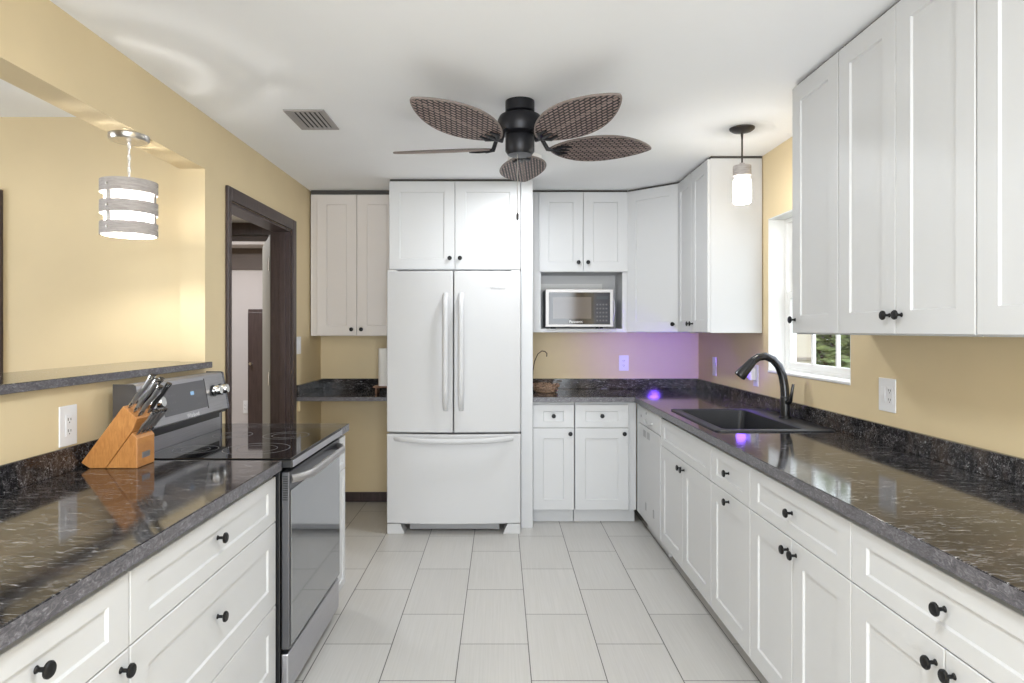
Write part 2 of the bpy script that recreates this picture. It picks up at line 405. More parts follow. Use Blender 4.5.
# hall beyond the doorway
b = MB().box(-3.3, XLo - .001, 6.44, 6.5, 2.335, ZC - .001); struct(b.build('trim_1', M_brown), 'dark brown header board at the top of the hall wall', 'trim')
t = thing('wall_shelf', 'pale shelf on brown backing high up beyond the doorway', 'shelf', (-2.6, 6.498, 2.0))
MB().box(-.7, .7, -.012, 0, -.01, .33).build('backing', mat('taupe_panel', (.12, .095, .085), .6), t)
MB().box(-.7, .7, -.30, -.012, .205, .235).build('board', M_hall, t, bevel=.003)
t = thing('tall_cabinet', 'dark brown chest-high cabinet against the hall wall beyond the doorway', 'cabinet', (-2.27, 6.2, 0))
MB().box(-.14, .45, 0, .28, 0, 1.59).build('body', M_brown, t, bevel=.004)
MB().box(-.135, .445, -.018, -.001, .06, 1.56).build('door', M_brown, t, bevel=.004)
MB().lathe([(.006, -.02), (.006, -.035), (.014, -.045), (.012, -.055)], (-.10, 0, 1.07), 'y', 14).build('knob', M_nickel, t, smooth=True)

# outside the window
b = MB().box(1.95, 30, -6, 40, -.35, -.25); g = b.build('ground', paint('lawn_green', (.05, .08, .025), .9, .2)); struct(g, 'lawn outside the window', 'ground')
t = thing('porch_column', 'pale masonry column outside the window', 'column', (2.70, 6.1, -.25))
b = MB(); b.box(-.16, .16, -.16, .16, .0, 2.9); b.build('shaft', paint('pale_stucco', (.40, .36, .30), .8), t, bevel=.01)
MB().box(-.18, .18, -.18, .18, 1.36, 1.39).build('band', mat('column_band', (.2, .17, .14), .7), t, bevel=.004)
def leafmat(n, a, c):
    m = mat(n, a, .6); q = NT(m); v = q.coords(); q.base(q.ramp(q.noise(v, 6, 3), [(.3, a), (.7, c)])); return m
M_leafA = leafmat('leaf_green', (.10, .14, .05), (.27, .31, .13)); M_leafB = leafmat('leaf_pale_green', (.15, .18, .08), (.34, .37, .20))
M_bark = mat('bark', (.09, .06, .04), .8)
def shrub(loc, rx, rz, n, m, label):
    t = thing('garden_shrub', label, 'shrub', loc, 0, 'shrubs outside the window'); b = MB()
    for _ in range(n):
        a, c = random.uniform(0, 2*PI), random.uniform(-1, 1); q = random.uniform(.55, 1)
        s_ = math.sqrt(1 - c*c); p = Vector((rx*q*s_*math.cos(a), rx*q*s_*math.sin(a), rz*(1 + q*c) + .05))
        R = Matrix.Rotation(random.uniform(0, 6.3), 3, 'Z') @ Matrix.Rotation(random.uniform(0, 6.3), 3, 'X'); l = random.uniform(.06, .12)
        b.add([p + R @ Vector(u) for u in ((-l, 0, 0), (0, -l*.45, l*.1), (l, 0, 0), (0, l*.45, l*.1))], [(0, 1, 2, 3)])
    b.build('leaves', m, t)
    s2 = MB()
    for k in range(4):
        a = k*1.6; s2.tube([(0, 0, -.02), (.1*math.cos(a), .1*math.sin(a), rz*.6), (.5*rx*math.cos(a), .5*rx*math.sin(a), rz*1.3)], [.04, .03, .012], 8)
    s2.build('stem', M_bark, t)
shrub((4.3, 7.9, -.25), 1.15, 1.25, 5200, M_leafA, 'nearer leafy green shrub outside the window')
shrub((6.9, 10.8, -.25), 2.2, 2.0, 8000, M_leafB, 'paler taller shrub farther off outside the window')
shrub((3.0, 12.6, -.25), 1.5, 1.7, 5000, M_leafA, 'shrub farther off beside the masonry column outside')

# ------------------------------------------------------------------ cabinets
def shaker(mb, x0, x1, z0, z1, rail=.074, th=.019, rec=.0065, y=0, railz=None):
    k = (railz or rail) - rail
    def R(i, d, q=0): return [(x0+i, y+d, z0+i+q), (x1-i, y+d, z0+i+q), (x1-i, y+d, z1-i-q), (x0+i, y+d, z1-i-q)]
    mb.loft([R(0, th), R(0, .002), R(.002, 0), R(rail, 0, k), R(rail + .004, rec, k)])
def knob(parent, x, z, y=0):
    MB().lathe([(.0075, 0), (.0065, -.002), (.0045, -.004), (.0045, -.016), (.011, -.0185), (.0152, -.0205), (.0155, -.0245), (.013, -.0275), (.001, -.0285)], (x, y, z), 'y', 20).build('knob', M_knob, parent, smooth=True)
def front(root, kind, x0, x1, z0, z1, knobs=(), m=M_white, railz=None):
    g = .0017; b = MB(); shaker(b, x0 + g, x1 - g, z0 + g, z1 - g, .074 if x1 - x0 > .2 else .04, railz=railz)
    o = b.build(kind, m, root)
    for kx, kz in knobs: knob(o, kx, kz)
    return o
def base_cabinet(label, loc, rz, w, fronts, depth=.628, hollow=False, wbody=None, toe=True):
    r = thing('base_cabinet', label, 'cabinet', loc, rz, 'white shaker base cabinets'); wb = wbody or w
    b = MB()
    if hollow:
        b.cells([.001, .018, wb - .018, wb - .001], [.021, .038, depth - .018, depth], [.1, .12, .8755], lambda i, j, k: not (i == 1 and j == 1 and k == 1))
    else: b.box(.001, wb - .001, .021, depth, .1, .8755)
    b.build('carcass', M_white, r)
    MB().box(.001, wb - .001, .085, depth - .02, 0, .0995).build('toe_kick', M_white, r)
    for f in fronts: front(r, *f)
    return r
ZD0, ZS, ZT = .103, .690, .857
R90 = PI/2
FX = .975
# right run (far to near)
YS = [3.951, 3.012, 2.541, 1.809, 1.045]
w_ = YS[0] - YS[1]
base_cabinet('white sink base cabinet with one wide false drawer front over two doors', (FX, YS[0], 0), -R90, w_, [
   ('false_front', 0, w_, ZS, ZT, (), M_white, .045), ('door', 0, w_/2, ZD0, ZS, [(w_/2 - .03, ZS - .045)]), ('door', w_/2, w_, ZD0, ZS, [(w_/2 + .03, ZS - .045)])], hollow=True)
w_ = YS[1] - YS[2]
base_cabinet('narrow white base cabinet, single drawer over single door, next to the sink base', (FX, YS[1], 0), -R90, w_, [
   ('drawer', 0, w_, ZS, ZT, [(w_/2, .777)], M_white, .045), ('door', 0, w_, ZD0, ZS, [(w_/2, ZS - .035)])])
w_ = YS[2] - YS[3]
base_cabinet('white base cabinet with wide drawer and two doors, below the right wall outlet', (FX, YS[2], 0), -R90, w_, [
   ('drawer', 0, w_, ZS, ZT, [(w_/2, .777)], M_white, .045), ('door', 0, w_/2, ZD0, ZS, [(w_/2 - .03, ZS - .045)]), ('door', w_/2, w_, ZD0, ZS, [(w_/2 + .03, ZS - .045)])])
w_ = YS[3] - YS[4]
base_cabinet('white base cabinet cut off by the lower right corner of the photo', (FX, YS[3], 0), -R90, w_, [
   ('drawer', 0, w_, ZS, ZT, [(w_/2, .777)], M_white, .045), ('door', 0, w_/2, ZD0, ZS, [(w_/2 - .03, ZS - .045)]), ('door', w_/2, w_, ZD0, ZS, [(w_/2 + .03, ZS - .045)])])
# back run
BY = 4.645
base_cabinet('narrower white base cabinet against the fridge side panel', (.229, BY, 0), 0, .298, [
   ('drawer', 0, .298, ZS, ZT, [(.149, .777)], M_white, .045), ('door', 0, .298, ZD0, ZS, [(.268, ZS - .04)])], depth=.618)
base_cabinet('wider white base cabinet under the microwave, in the corner by the dishwasher', (.531, BY, 0), 0, .386, [
   ('drawer', 0, .386, ZS, ZT, [(.193, .777)], M_white, .045), ('door', 0, .386, ZD0, ZS, [(.352, ZS - .04)])], depth=.618, wbody=.443)
r = thing('filler_panel', 'narrow white filler strip between the dishwasher and the corner', 'panel', (FX, 4.64, 0), -R90)
MB().box(.0, .078, 0, .02, .10, .8755).build('strip', M_white, r, bevel=.001)
MB().box(.0, .078, .085, .10, 0, .0995).build('toe_kick', M_white, r)
# left run
LX = -.82
base_cabinet('white base cabinet, drawer over door, cut off by the lower left corner of the photo', (LX, .828, 0), R90, .608, [
   ('drawer', 0, .608, ZS, ZT, [(.32, .79)], M_white, .045), ('door', 0, .608, ZD0, ZS, [(.575, ZS - .035)])])
base_cabinet('white three-drawer base cabinet beside the range', (LX, 1.438, 0), R90, .934, [
   ('drawer', 0, .934, ZS, ZT, [(.445, .788)], M_white, .045), ('drawer', 0, .934, .388, ZS, [(.445, .56)]), ('drawer', 0, .934, ZD0, .388, [(.445, .26)])])
base_cabinet('slim white end cabinet on the far side of the range', (LX + .03, 3.142, 0), R90, .165, [
   ('drawer', 0, .165, ZS, ZT, (), M_white, .03), ('door', 0, .165, ZD0, ZS, (), M_white, .035)])

# uppers
ZU0, ZU1 = 1.372, 2.44
UX = 1.266
def upper_cabinet(label, loc, rz, w, h, doors, depth=.334, m=M_white):
    r = thing('wall_cabinet', label, 'cabinet', loc, rz, 'white shaker wall cabinets')
    MB().box(.001, w - .001, .020, depth, 0, h).build('carcass', m, r, bevel=.001)
    MB().box(.003, w - .003, .022, depth, h, ZC - .0005 - loc[2]).build('top_shadow_gap', M_gap, r)
    for f in doors: front(r, 'door', f[0], f[1], .003, h - .003, f[2], m)
    return r
H = ZU1 - ZU0
def cab_pair(w, kz=.05): return [(0, w/2, [(w/2 - .032, kz)]), (w/2, w, [(w/2 + .032, kz)])]
upper_cabinet('tall narrow white wall cabinet whose end covers part of the window', (UX, 2.824, ZU0), -R90, .385, H, [(0, .385, [(.03, .062)])])
w_ = 2.436 - 1.733
upper_cabinet('tall white two-door wall cabinet on the right, above the outlet', (UX, 2.436, ZU0), -R90, w_, H, cab_pair(w_, .066))
w_ = 1.73 - 1.0
upper_cabinet('tall white wall cabinet cut off by the right edge of the photo', (UX, 1.73, ZU0), -R90, w_, H, cab_pair(w_, .066))
w_ = 4.652 - 3.976
upper_cabinet('tall white wall cabinet beyond the window, bright end panel by the pendant', (UX, 4.652, ZU0), -R90, w_, H, cab_pair(w_, .06))
# diagonal corner cabinet
r = thing('corner_wall_cabinet', 'tall white diagonal corner wall cabinet right of the microwave', 'cabinet', (0, 0, ZU0), 0, 'white shaker wall cabinets')
p0, p1 = Vector((.972, 4.952)), Vector((1.287, 4.655))
b = MB().prism([(p0.x, p0.y), (p1.x, p1.y), (XR - .002, p1.y), (XR - .002, YB - .002), (p0.x, YB - .002)], 'z', 0, H); b.build('carcass', M_white, r, bevel=.001)
b = MB().prism([(p0.x+.003, p0.y+.004), (p1.x+.002, p1.y+.004), (XR - .003, p1.y + .004), (XR - .003, YB - .003), (p0.x+.003, YB - .003)], 'z', H, ZC - .0005 - ZU0); b.build('top_shadow_gap', M_gap, r)
dl = (p1 - p0).length; ang = math.atan2(p1.y - p0.y, p1.x - p0.x)
b = MB(); shaker(b, .004, dl - .004, .003, H - .003); do = b.build('door', M_white, r)
nrm = Vector((math.sin(ang), -math.cos(ang)))
do.location = (p0.x + nrm.x*.0205, p0.y + nrm.y*.0205, 0); do.rotation_euler = (0, 0, ang); knob(do, dl - .04, .06)
# microwave cabinet
UY = 4.93
r = thing('microwave_cabinet', 'white two-door wall cabinet with an open niche holding the microwave', 'cabinet', (.229, UY, ZU0), 0, 'white shaker wall cabinets')
cwid = .969 - .229
b = MB().cells([.001, .078, cwid - .042, cwid - .001], [.02, .325, .338], [0, .028, .458, H], lambda i, j, k: not (i == 1 and j == 0 and k == 1))
b.build('carcass', M_white, r, bevel=.001)
MB().box(.003, cwid - .003, .022, .338, H, ZC - .0005 - ZU0).build('top_shadow_gap', M_gap, r)
MB().box(.08, cwid - .15, .312, .324, .34, .39).build('back_rail', M_trimw, r)
front(r, 'door', .060, .060 + .338, .458, H - .003, [(.060 + .30, .53)]); front(r, 'door', .398, .736, .458, H - .003, [(.398 + .035, .53)])
# left back uppers
r = upper_cabinet('white two-door wall cabinet in a warm-lit tint above the short counter left of the fridge', (-1.446, UY, 1.345), 0, .661, 1.076, [(.050, .355, [(.318, .05)]), (.355, .660, [(.392, .05)])], .338, M_warm_lit)
# above the fridge
FY = 4.57
r = upper_cabinet('shorter white two-door cabinet directly over the fridge', (-.785, FY, 1.812), 0, .927, ZU1 - 1.812, [(0, .4635, [(.428, .082)]), (.4635, .927, [(.500, .082)])], .695)
t = thing('fridge_side_panel', 'full-height narrow white panel along the fridge right side', 'panel', (.1435, FY - .01, 0))
MB().box(.0, .082, 0, .70, 0, ZC - .004).build('panel', M_white, t, bevel=.002)

# ------------------------------------------------------------------ worktops
CT0, CT1, SPL = .876, .914, .997
t = thing('countertop', 'dark stone-look L-shaped countertop around the sink', 'countertop', (0, 0, 0), 0, 'dark stone-look worktops')
SX0, SX1, SY0, SY1 = 1.05, 1.44, 3.07, 3.83
CFX = .952
b = MB().cells([.2295, CFX, SX0, SX1, XR - .001], [1.03, SY0, SY1, 4.615, YB - .001], [CT0, CT1],
   lambda i, j, k: (i >= 1 or j == 3) and not (i == 2 and j == 1))
b.build('slab', M_stone, t, bevel=.003)
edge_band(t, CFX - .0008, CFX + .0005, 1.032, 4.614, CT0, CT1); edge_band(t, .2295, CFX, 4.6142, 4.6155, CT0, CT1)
b = MB().cells([.2295, XR - .021, XR - .001], [1.03, YB - .021, YB - .001], [CT1, SPL], lambda i, j, k: i == 1 or j == 1)
b.build('backsplash', M_stone, t, bevel=.003)
t = thing('countertop', 'dark stone-look countertop in the left foreground under the knife block', 'countertop', (0, 0, 0), 0, 'dark stone-look worktops')
b = MB().box(XL + .001, -.80, .82, 2.374, CT0, CT1); b.build('slab', M_stone, t, bevel=.003)
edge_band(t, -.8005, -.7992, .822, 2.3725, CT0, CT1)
b = MB().box(XL + .001, XL + .0125, .82, 2.374, CT1, SPL); b.build('backsplash', M_stone, t, bevel=.003)
t = thing('countertop', 'short strip of dark countertop at the far end of the range', 'countertop', (0, 0, 0), 0, 'dark stone-look worktops')
b = MB().box(XL + .019, -.772, 3.140, 3.312, CT0, CT1); b.build('slab', M_stone, t, bevel=.003)
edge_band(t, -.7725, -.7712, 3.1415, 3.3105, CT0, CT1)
b = MB().box(XL + .019, XL + .035, 3.140, 3.312, CT1, SPL); b.build('backsplash', M_stone, t, bevel=.003)
t = thing('countertop', 'dark desk-height counter over open knee space left of the fridge', 'countertop', (0, 0, 0), 0, 'dark stone-look worktops')
b = MB().box(XL + .001, -.79, 4.63, YB - .001, CT0 + .006, CT1); b.build('slab', M_stone, t, bevel=.003)
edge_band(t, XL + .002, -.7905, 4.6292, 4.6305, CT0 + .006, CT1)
b = MB().cells([XL + .001, XL + .021, -.79], [4.63, YB - .021, YB - .001], [CT1, SPL], lambda i, j, k: i == 0 or j == 1); b.build('backsplash', M_stone, t, bevel=.003)
b = MB().box(XL + .001, XL + .02, 4.66, YB - .03, CT0 - .07, CT0 + .0055); b.build('wall_cleat', M_wall, t)
t = thing('bar_ledge', 'dark stone-look bar ledge along the pass-through sill', 'ledge', (0, 0, 0), 0)
b = MB().cells([-1.81, XLo - .001, XL + .037], [PT0 + .002, PT1 - .002, 3.212, 3.246], [1.2045, 1.2345], lambda i, j, k: (i == 0) or (j < 1)); b.build('slab', M_stone, t, bevel=.003)
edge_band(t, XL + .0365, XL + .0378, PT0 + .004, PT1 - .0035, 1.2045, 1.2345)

# ------------------------------------------------------------------ refrigerator
t = thing('refrigerator', 'white french-door refrigerator with bottom freezer drawer', 'refrigerator', (-.319, 4.395, 0))
MB().box(-.45, .45, .10, .845, .065, 1.775).build('cabinet', M_appl, t, bevel=.006)
def curved(x0, x1, z0, z1, n=14):
    b = MB(); f = lambda x: .030*(abs(x)/.457)**2
    xs = [x0 + (x1 - x0)*i/n for i in range(n + 1)]
    poly = [(x, f(x)) for x in xs] + [(x1, .092), (x0, .092)]
    b.prism(poly, 'z', z0, z1); return b
def appl(mb, name, par): return mb.build(name, M_appl, par, bevel=.007, smooth=True, seg=3)
hl = appl(curved(-.456, -.0035, .695, 1.79), 'door', t); hr = appl(curved(.0035, .456, .695, 1.79), 'door', t)
fz = appl(curved(-.456, .456, .075, .683), 'freezer_drawer', t)
def bar_handle(par, x):
    pts = []; n = 16
    for i in range(n + 1):
        u = i/n; z = .85 + (1.635 - .85)*u; pts.append((x, .004 - .058*min(1, math.sin(PI*u)*3.2)**.6, z))
    MB().tube(pts, .0185, 12, squash=(1, .75)).build('handle', M_appl, par, smooth=True)
bar_handle(hl, -.052); bar_handle(hr, .052)
pts = []
for i in range(25):
    u = i/24; s_ = math.sin(PI*u); pts.append((-.40 + .80*u, .026 - .072*min(1, s_*1.5)**.7 , .655 - .012*s_))
MB().tube(pts, .017, 12, squash=(.8, 1.1)).build('handle', M_appl, fz, smooth=True)
MB().box(-.31, .31, .11, .13, .012, .064).build('grille', M_grille, t)
for x in (-.455, .335):
    MB().prism([(x, 0.0), (x + .12, 0.0), (x + .12 - (.03 if x < 0 else 0), .07), (x + (0 if x < 0 else .03), .07)], 'y', .035, .16).build('foot', M_appl, t, bevel=.004)
for x in (-.42, .42): MB().box(x - .03, x + .03, .03, .13, 1.7755, 1.80).build('hinge_cover', M_appl, t, bevel=.004)
MB().box(-.004, .004, .10, .11, .70, 1.785).build('door_gasket', M_slot, t)
RX = Matrix.Rotation(PI/2, 4, 'X')
text_mesh('brand_text', 'Whirlpool', .024, M_ink, hr, Matrix.Translation((.30, .0105, 1.672)) @ Matrix.Rotation(math.radians(5), 4, 'Z') @ RX)

# ------------------------------------------------------------------ range
RF = -.775
t = thing('range', 'dark stainless freestanding electric range with glass cooktop', 'range', (RF, 2.381, 0), R90)
RW = .752
MB().box(.002, RW - .002, .034, .655, .04, .884).build('body', M_black, t, bevel=.003)
for x in (.05, RW - .05):
    for y in (.08, .60): MB().lathe([(.018, 0), (.018, .012), (.010, .016), (.010, .041)], (x, y, 0), n=12).build('foot', M_black, t, smooth=True)
dr = MB().box(.004, RW - .004, 0, .030, .215, .868).build('oven_door', [M_dsteel], t, bevel=.004)
MB().box(.016, RW - .016, -.0035, -.0005, .225, .80).build('door_glass', M_tint, dr, bevel=.0015)
MB().box(.003, RW - .003, .004, .031, .055, .200).build('drawer', M_rangesteel, t, bevel=.006)
b = MB()
for i in range(11):
    z = .765 + i*.0085
    b.box(.0015, .0035, .006, .024, z, z + .004)
b.build('side_vent', M_slot, dr)
b = MB()
for i in range(26):
    x = .07 + i*.0235; b.box(x, x + .014, .002, .02, .8685, .8705)
b.build('top_vent', M_slot, dr)
pts = []
for i in range(21):
    u = i/20; s_ = min(1, math.sin(PI*u)*2.2)**.6; pts.append((.03 + (RW - .06)*u, .004 - .050*s_, .838))
MB().tube(pts, .013, 12, squash=(1, 1.25)).build('handle', M_steel, dr, smooth=True)
ctp = MB().box(0, RW, -.010, .60, .8845, .912).build('cooktop_frame', M_black, t, bevel=.004)
MB().box(.012, RW - .001, -.0125, -.0102, .886, .9105).build('front_trim', M_rangesteel, ctp, bevel=.0008)
MB().box(.008, RW - .008, -.004, .57, .9125, .918).build('cooktop_glass', M_bglass, ctp, bevel=.002)
# burner rings: (x along the wall, y from the front, radius)
for x, y, q in ((.205, .195, .128), (.19, .43, .085), (.53, .185, .10), (.545, .43, .085)):
    b = MB(); n = 48
    for rr in ((q, q - .003), (q*.62, q*.62 - .002)):
        o_ = [(x + rr[0]*math.cos(2*PI*i/n), y + rr[0]*math.sin(2*PI*i/n), .9184) for i in range(n)]
        i_ = [(x + rr[1]*math.cos(2*PI*i/n), y + rr[1]*math.sin(2*PI*i/n), .9184) for i in range(n)]
        lo = [(p[0], p[1], .9180) for p in o_]; li = [(p[0], p[1], .9180) for p in i_]
        b.loft([lo, o_, i_, li], False, False)
    b.build('burner_ring', M_ring, t)
# backguard
Pb, Pt = (.540, 1.012), (.566, 1.18)
b = MB().prism([(.572, .913), (.572, 1.012), Pb, (.538, 1.018), Pt, (.574, 1.186), (.640, 1.186), (.640, .913)], 'x', .001, RW - .001)
bgd = b.build('backguard', M_rangesteel, t, bevel=.003)
MB().prism([(.541, 1.0125), (.5725, 1.0125), (.5725, .975), (.5715, .975), (.5715, 1.003), (.541, 1.003)], 'x', .02, RW - .02).build('shadow_lip', M_black, bgd)
def cap(x): MB().prism([(.568, .913), (.568, 1.008), (.534, 1.010), (.533, 1.02), (.562, 1.186), (.572, 1.191), (.644, 1.191), (.644, .913)], 'x', x, x + .004).build('end_cap', M_dsteel, bgd)
cap(-.003); cap(RW - .001)
dy, dz = Pt[0] - .538, Pt[1] - 1.018; sl = math.hypot(dy, dz); uy, uz = dy/sl, dz/sl
ny, nz = -uz, uy
BM = Matrix(((1, 0, 0, 0), (0, uy, ny, .538), (0, uz, nz, 1.018), (0, 0, 0, 1)))   # local: x along, y up the slope, z out
def onpanel(mb): mb.v = [tuple(BM @ Vector(p)) for p in mb.v]; return mb
cd = onpanel(MB().box(.175, .545, .028, .150, .0003, .0022)).build('control_display', mat('display_panel', (.17, .17, .185), .3, .6), bgd)
onpanel(MB().box(.402, .432, .094, .109, .0023, .0030)).build('clock', M_blue, cd)
b = MB()
for i in range(4):
    for j in range(3):
        for x0 in (.20, .455): b.box(x0 + i*.020, x0 + i*.020 + .010, .045 + j*.03, .052 + j*.03, .0023, .0028)
onpanel(b).build('button', M_ring, cd)
onpanel(MB().box(.5455, .549, .02, .155, .0003, .0028)).build('divider', M_black, bgd)
for x in (.045, .115, .625, .700):
    kb = onpanel(MB().lathe([(.027, .0004), (.027, .006)], (x, .092, 0), n=24)).build('knob_skirt', M_black, bgd, smooth=True)
    onpanel(MB().lathe([(.023, .0062), (.0215, .034), (.019, .037), (.001, .0372)], (x, .092, 0), n=24)).build('knob', M_chrome, kb, smooth=True)
text_mesh('brand_text', 'Whirlpool', .026, M_plate, bgd, BM @ Matrix.Translation((.40, .010, .0008)))

# ------------------------------------------------------------------ dishwasher
DWF = 4.560
t = thing('dishwasher', 'white built-in dishwasher in the corner by the sink', 'dishwasher', (FX, DWF, 0), -R90)
DW = .605
MB().box(.004, DW - .004, .03, .60, .09, .868).build('body', M_appl, t)
dd = MB().box(.003, DW - .003, -.004, .028, .105, .742).build('door', M_appl, t, bevel=.005)
cp = MB().box(.003, DW - .003, -.006, .028, .7455, .868).build('control_panel', M_appl, t, bevel=.008)
pts = [(.21 + .20*i/14, -.008 - .012*math.sin(PI*i/14), .79 - .018*math.sin(PI*i/14)) for i in range(15)]
MB().tube(pts, .007, 8).build('handle', M_appl, cp, smooth=True)
for x in (.09, .24): MB().lathe([(.008, -.0055), (.008, -.010), (.001, -.0105)], (x, 0, .835 if x > .1 else .80), 'y', 12).build('button', M_grille, cp)
for x in (.14, .25): MB().box(x, x + .075, -.0055, -.0042, .670, .715).build('vent', M_grille, dd)
for x, z in ((.20, .185), (.42, .195)): MB().box(x, x + .03, -.0055, -.0042, z, z + .05).build('badge', M_grille, dd)
MB().box(.006, DW - .006, .055, .07, .005, .0995).build('toe_panel', M_appl, t)

# ------------------------------------------------------------------ microwave
t = thing('microwave', 'stainless countertop microwave with dark glass door in the cabinet niche', 'microwave', (.339, 4.905, ZU0 + .0285))
mw, mh = .512, .298
MB().box(0, mw, .02, .33, .012, mh).build('case', M_dsteel, t, bevel=.004)
md = MB().box(0, mw, 0, .0195, .012, mh).build('front_frame', M_steel, t, bevel=.003)
mg = MB().box(.025, mw - .025, -.003, -.0004, .032, mh - .025).build('door_glass', mat('microwave_glass', (.015, .013, .014), .06), md, bevel=.001)
MB().box(.055, .345, -.0045, -.0031, .075, mh - .060).build('window', mat('microwave_window', (.10, .085, .08), .08), mg)
mp = MB().box(.365, mw - .03, -.0045, -.0031, .04, mh - .033).build('control_panel', mat('microwave_panel', (.018, .018, .028), .15), mg)
MB().box(.385, .47, -.0052, -.0046, mh - .075, mh - .055).build('display', mat('microwave_display', (.03, .04, .05), .1), mp)
b = MB()
for i in range(4):
    for j in range(5): b.box(.383 + i*.023, .383 + i*.023 + .014, -.0052, -.0046, .055 + j*.030, .055 + j*.030 + .012)
b.build('button', mat('microwave_button', (.07, .07, .08), .4), mp)
text_mesh('brand_text', 'Panasonic', .026, M_plate, mg, Matrix.Translation((.23, -.0036, .052)) @ RX)
for x in (.07, .43):
    for y in (.05, .28): MB().lathe([(.013, 0), (.011, .013)], (x, y, 0), n=12).build('foot', M_black, t)
# loose power cord at the side of the niche
pts = [(.868, 5.18, 1.70), (.872, 5.10, 1.670), (.878, 5.02, 1.60), (.874, 4.99, 1.53), (.868, 5.02, 1.47), (.862, 5.08, 1.425), (.856, 5.16, 1.4075)]
o = MB().tube(pts, .0055, 8).build('power_cord', M_plate, smooth=True); tag(o, 'white power cord hanging beside the microwave in the niche', 'cord')

# ------------------------------------------------------------------ sink and faucet
t = thing('sink', 'black composite drop-in kitchen sink with one deep bowl', 'sink', (0, 0, CT1))
b = MB()
def RR(x0, x1, y0, y1, r, z): return rrect(x0, x1, y0, y1, r, z, 6)
b.loft([RR(1.008, 1.572, 3.03, 3.87, .03, .0004), RR(1.008, 1.572, 3.03, 3.87, .03, .005), RR(1.012, 1.568, 3.034, 3.866, .028, .008),
        RR(1.052, 1.438, 3.072, 3.828, .03, .008), RR(1.058, 1.432, 3.078, 3.822, .03, .003), RR(1.072, 1.418, 3.092, 3.808, .05, -.185), RR(1.10, 1.39, 3.12, 3.78, .05, -.20),
        RR(1.22, 1.27, 3.42, 3.47, .02, -.204)], False, True)
b.build('basin', M_sink, t, smooth=True)
MB().lathe([(.045, -.2025), (.045, -.199), (.030, -.199), (.026, -.2015), (.001, -.2015)], (1.245, 3.445, 0), n=24).build('drain', M_steel, t, smooth=True)
FXc, FYc = 1.515, 3.46
M_faucet = mat('gunmetal_faucet', (.07, .07, .075), .2, .85)
t = thing('faucet', 'dark gooseneck pull-down faucet behind the sink', 'faucet', (FXc, FYc, CT1 + .0082))
MB().lathe([(.030, 0), (.030, .006), (.024, .010), (.0255, .10), (.024, .112), (.018, .118)], n=28).build('base', M_black, t, smooth=True)
# neck: rises, arcs over toward the sink, ends in the spray head
pts = [(0, 0, .112), (-.004, 0, .17), (-.014, 0, .225), (-.034, 0, .275), (-.066, 0, .311), (-.105, 0, .328), (-.143, 0, .322), (-.172, 0, .303)]
MB().tube(pts, [.0225, .022, .0215, .021, .0205, .0205, .0205, .021], 16).build('neck', M_faucet, t, smooth=True)
d_ = Vector((-.172, 0, .303)); e_ = Vector((-.243, 0, .222)) - d_
MB().tube([d_, d_ + e_*.05, d_ + e_*.4, d_ + e_*.8, d_ + e_], [.0213, .0225, .026, .031, .0305], 16).build('spray_head', M_faucet, t, smooth=True)
MB().tube([(0, -.018, .085), (.002, -.045, .088), (.004, -.055, .098), (.010, -.060, .15), (.016, -.062, .185)], [.013, .012, .010, .0075, .006], 12).build('lever', M_faucet, t, smooth=True)

# ------------------------------------------------------------------ wall plates
def plate(name, label, cat, loc, rz, w, h, devices, group='white wall plates'):
    t = thing(name, label, cat, loc, rz, group)
    MB().box(-w/2, w/2, -.006, -.0005, -h/2, h/2).build('plate', M_plate, t, bevel=.002)
    for kind, x in devices:
        if kind == 'outlet':
            o = MB().box(x - .017, x + .017, -.0085, -.0062, -.035, .035).build('receptacle', M_plate, t, bevel=.002)
            b = MB()
            for z in (-.019, .019):
                b.box(x - .008, x - .0055, -.0090, -.0086, z - .002, z + .007); b.box(x + .0055, x + .008, -.0090, -.0086, z - .002, z + .006); b.box(x - .002, x + .002, -.0090, -.0086, z - .010, z - .006)
            b.build('slot', M_slot, o)
        else:
            o = MB().box(x - .0165, x + .0165, -.0075, -.0062, -.033, .033).build('rocker_frame', M_plate, t, bevel=.0005)
            MB().prism([(-.0078, -.030), (-.0105, .0), (-.0085, .030), (-.0076, .030), (-.0076, -.030)], 'x', x - .014, x + .014).build('rocker', M_plate, o)
plate('wall_outlet', 'large white outlet on the left wall above the near counter', 'outlet', (XL, 2.184, 1.069), R90, .088, .135, [('outlet', 0)])
plate('light_switch', 'white double switch on the left wall between doorway and far corner', 'switch', (XL, 4.668, 1.280), R90, .118, .125, [('s', -.024), ('s', .024)])
plate('wall_outlet', 'white outlet centred on the far wall below the microwave', 'outlet', (.998, YB, 1.122), 0, .078, .125, [('outlet', 0)])
plate('light_switch', 'white switch plate on the right wall near the far corner', 'switch', (XR, 4.87, 1.117), -R90, .08, .14, [('s', 0)])
plate('wall_outlet', 'white outlet behind the faucet holding the plug-in night light', 'outlet', (XR, 4.075, 1.105), -R90, .08, .135, [('outlet', 0)])
plate('wall_outlet', 'white double-gang switch and outlet plate right of the window', 'outlet', (XR, 2.692, 1.121), -R90, .116, .138, [('s', -.024), ('outlet', .024)])
plate('wall_outlet', 'white outlet low on the grey hall wall beyond the doorway', 'outlet', (-2.55, 6.5, .62), 0, .045, .13, [('outlet', 0)])
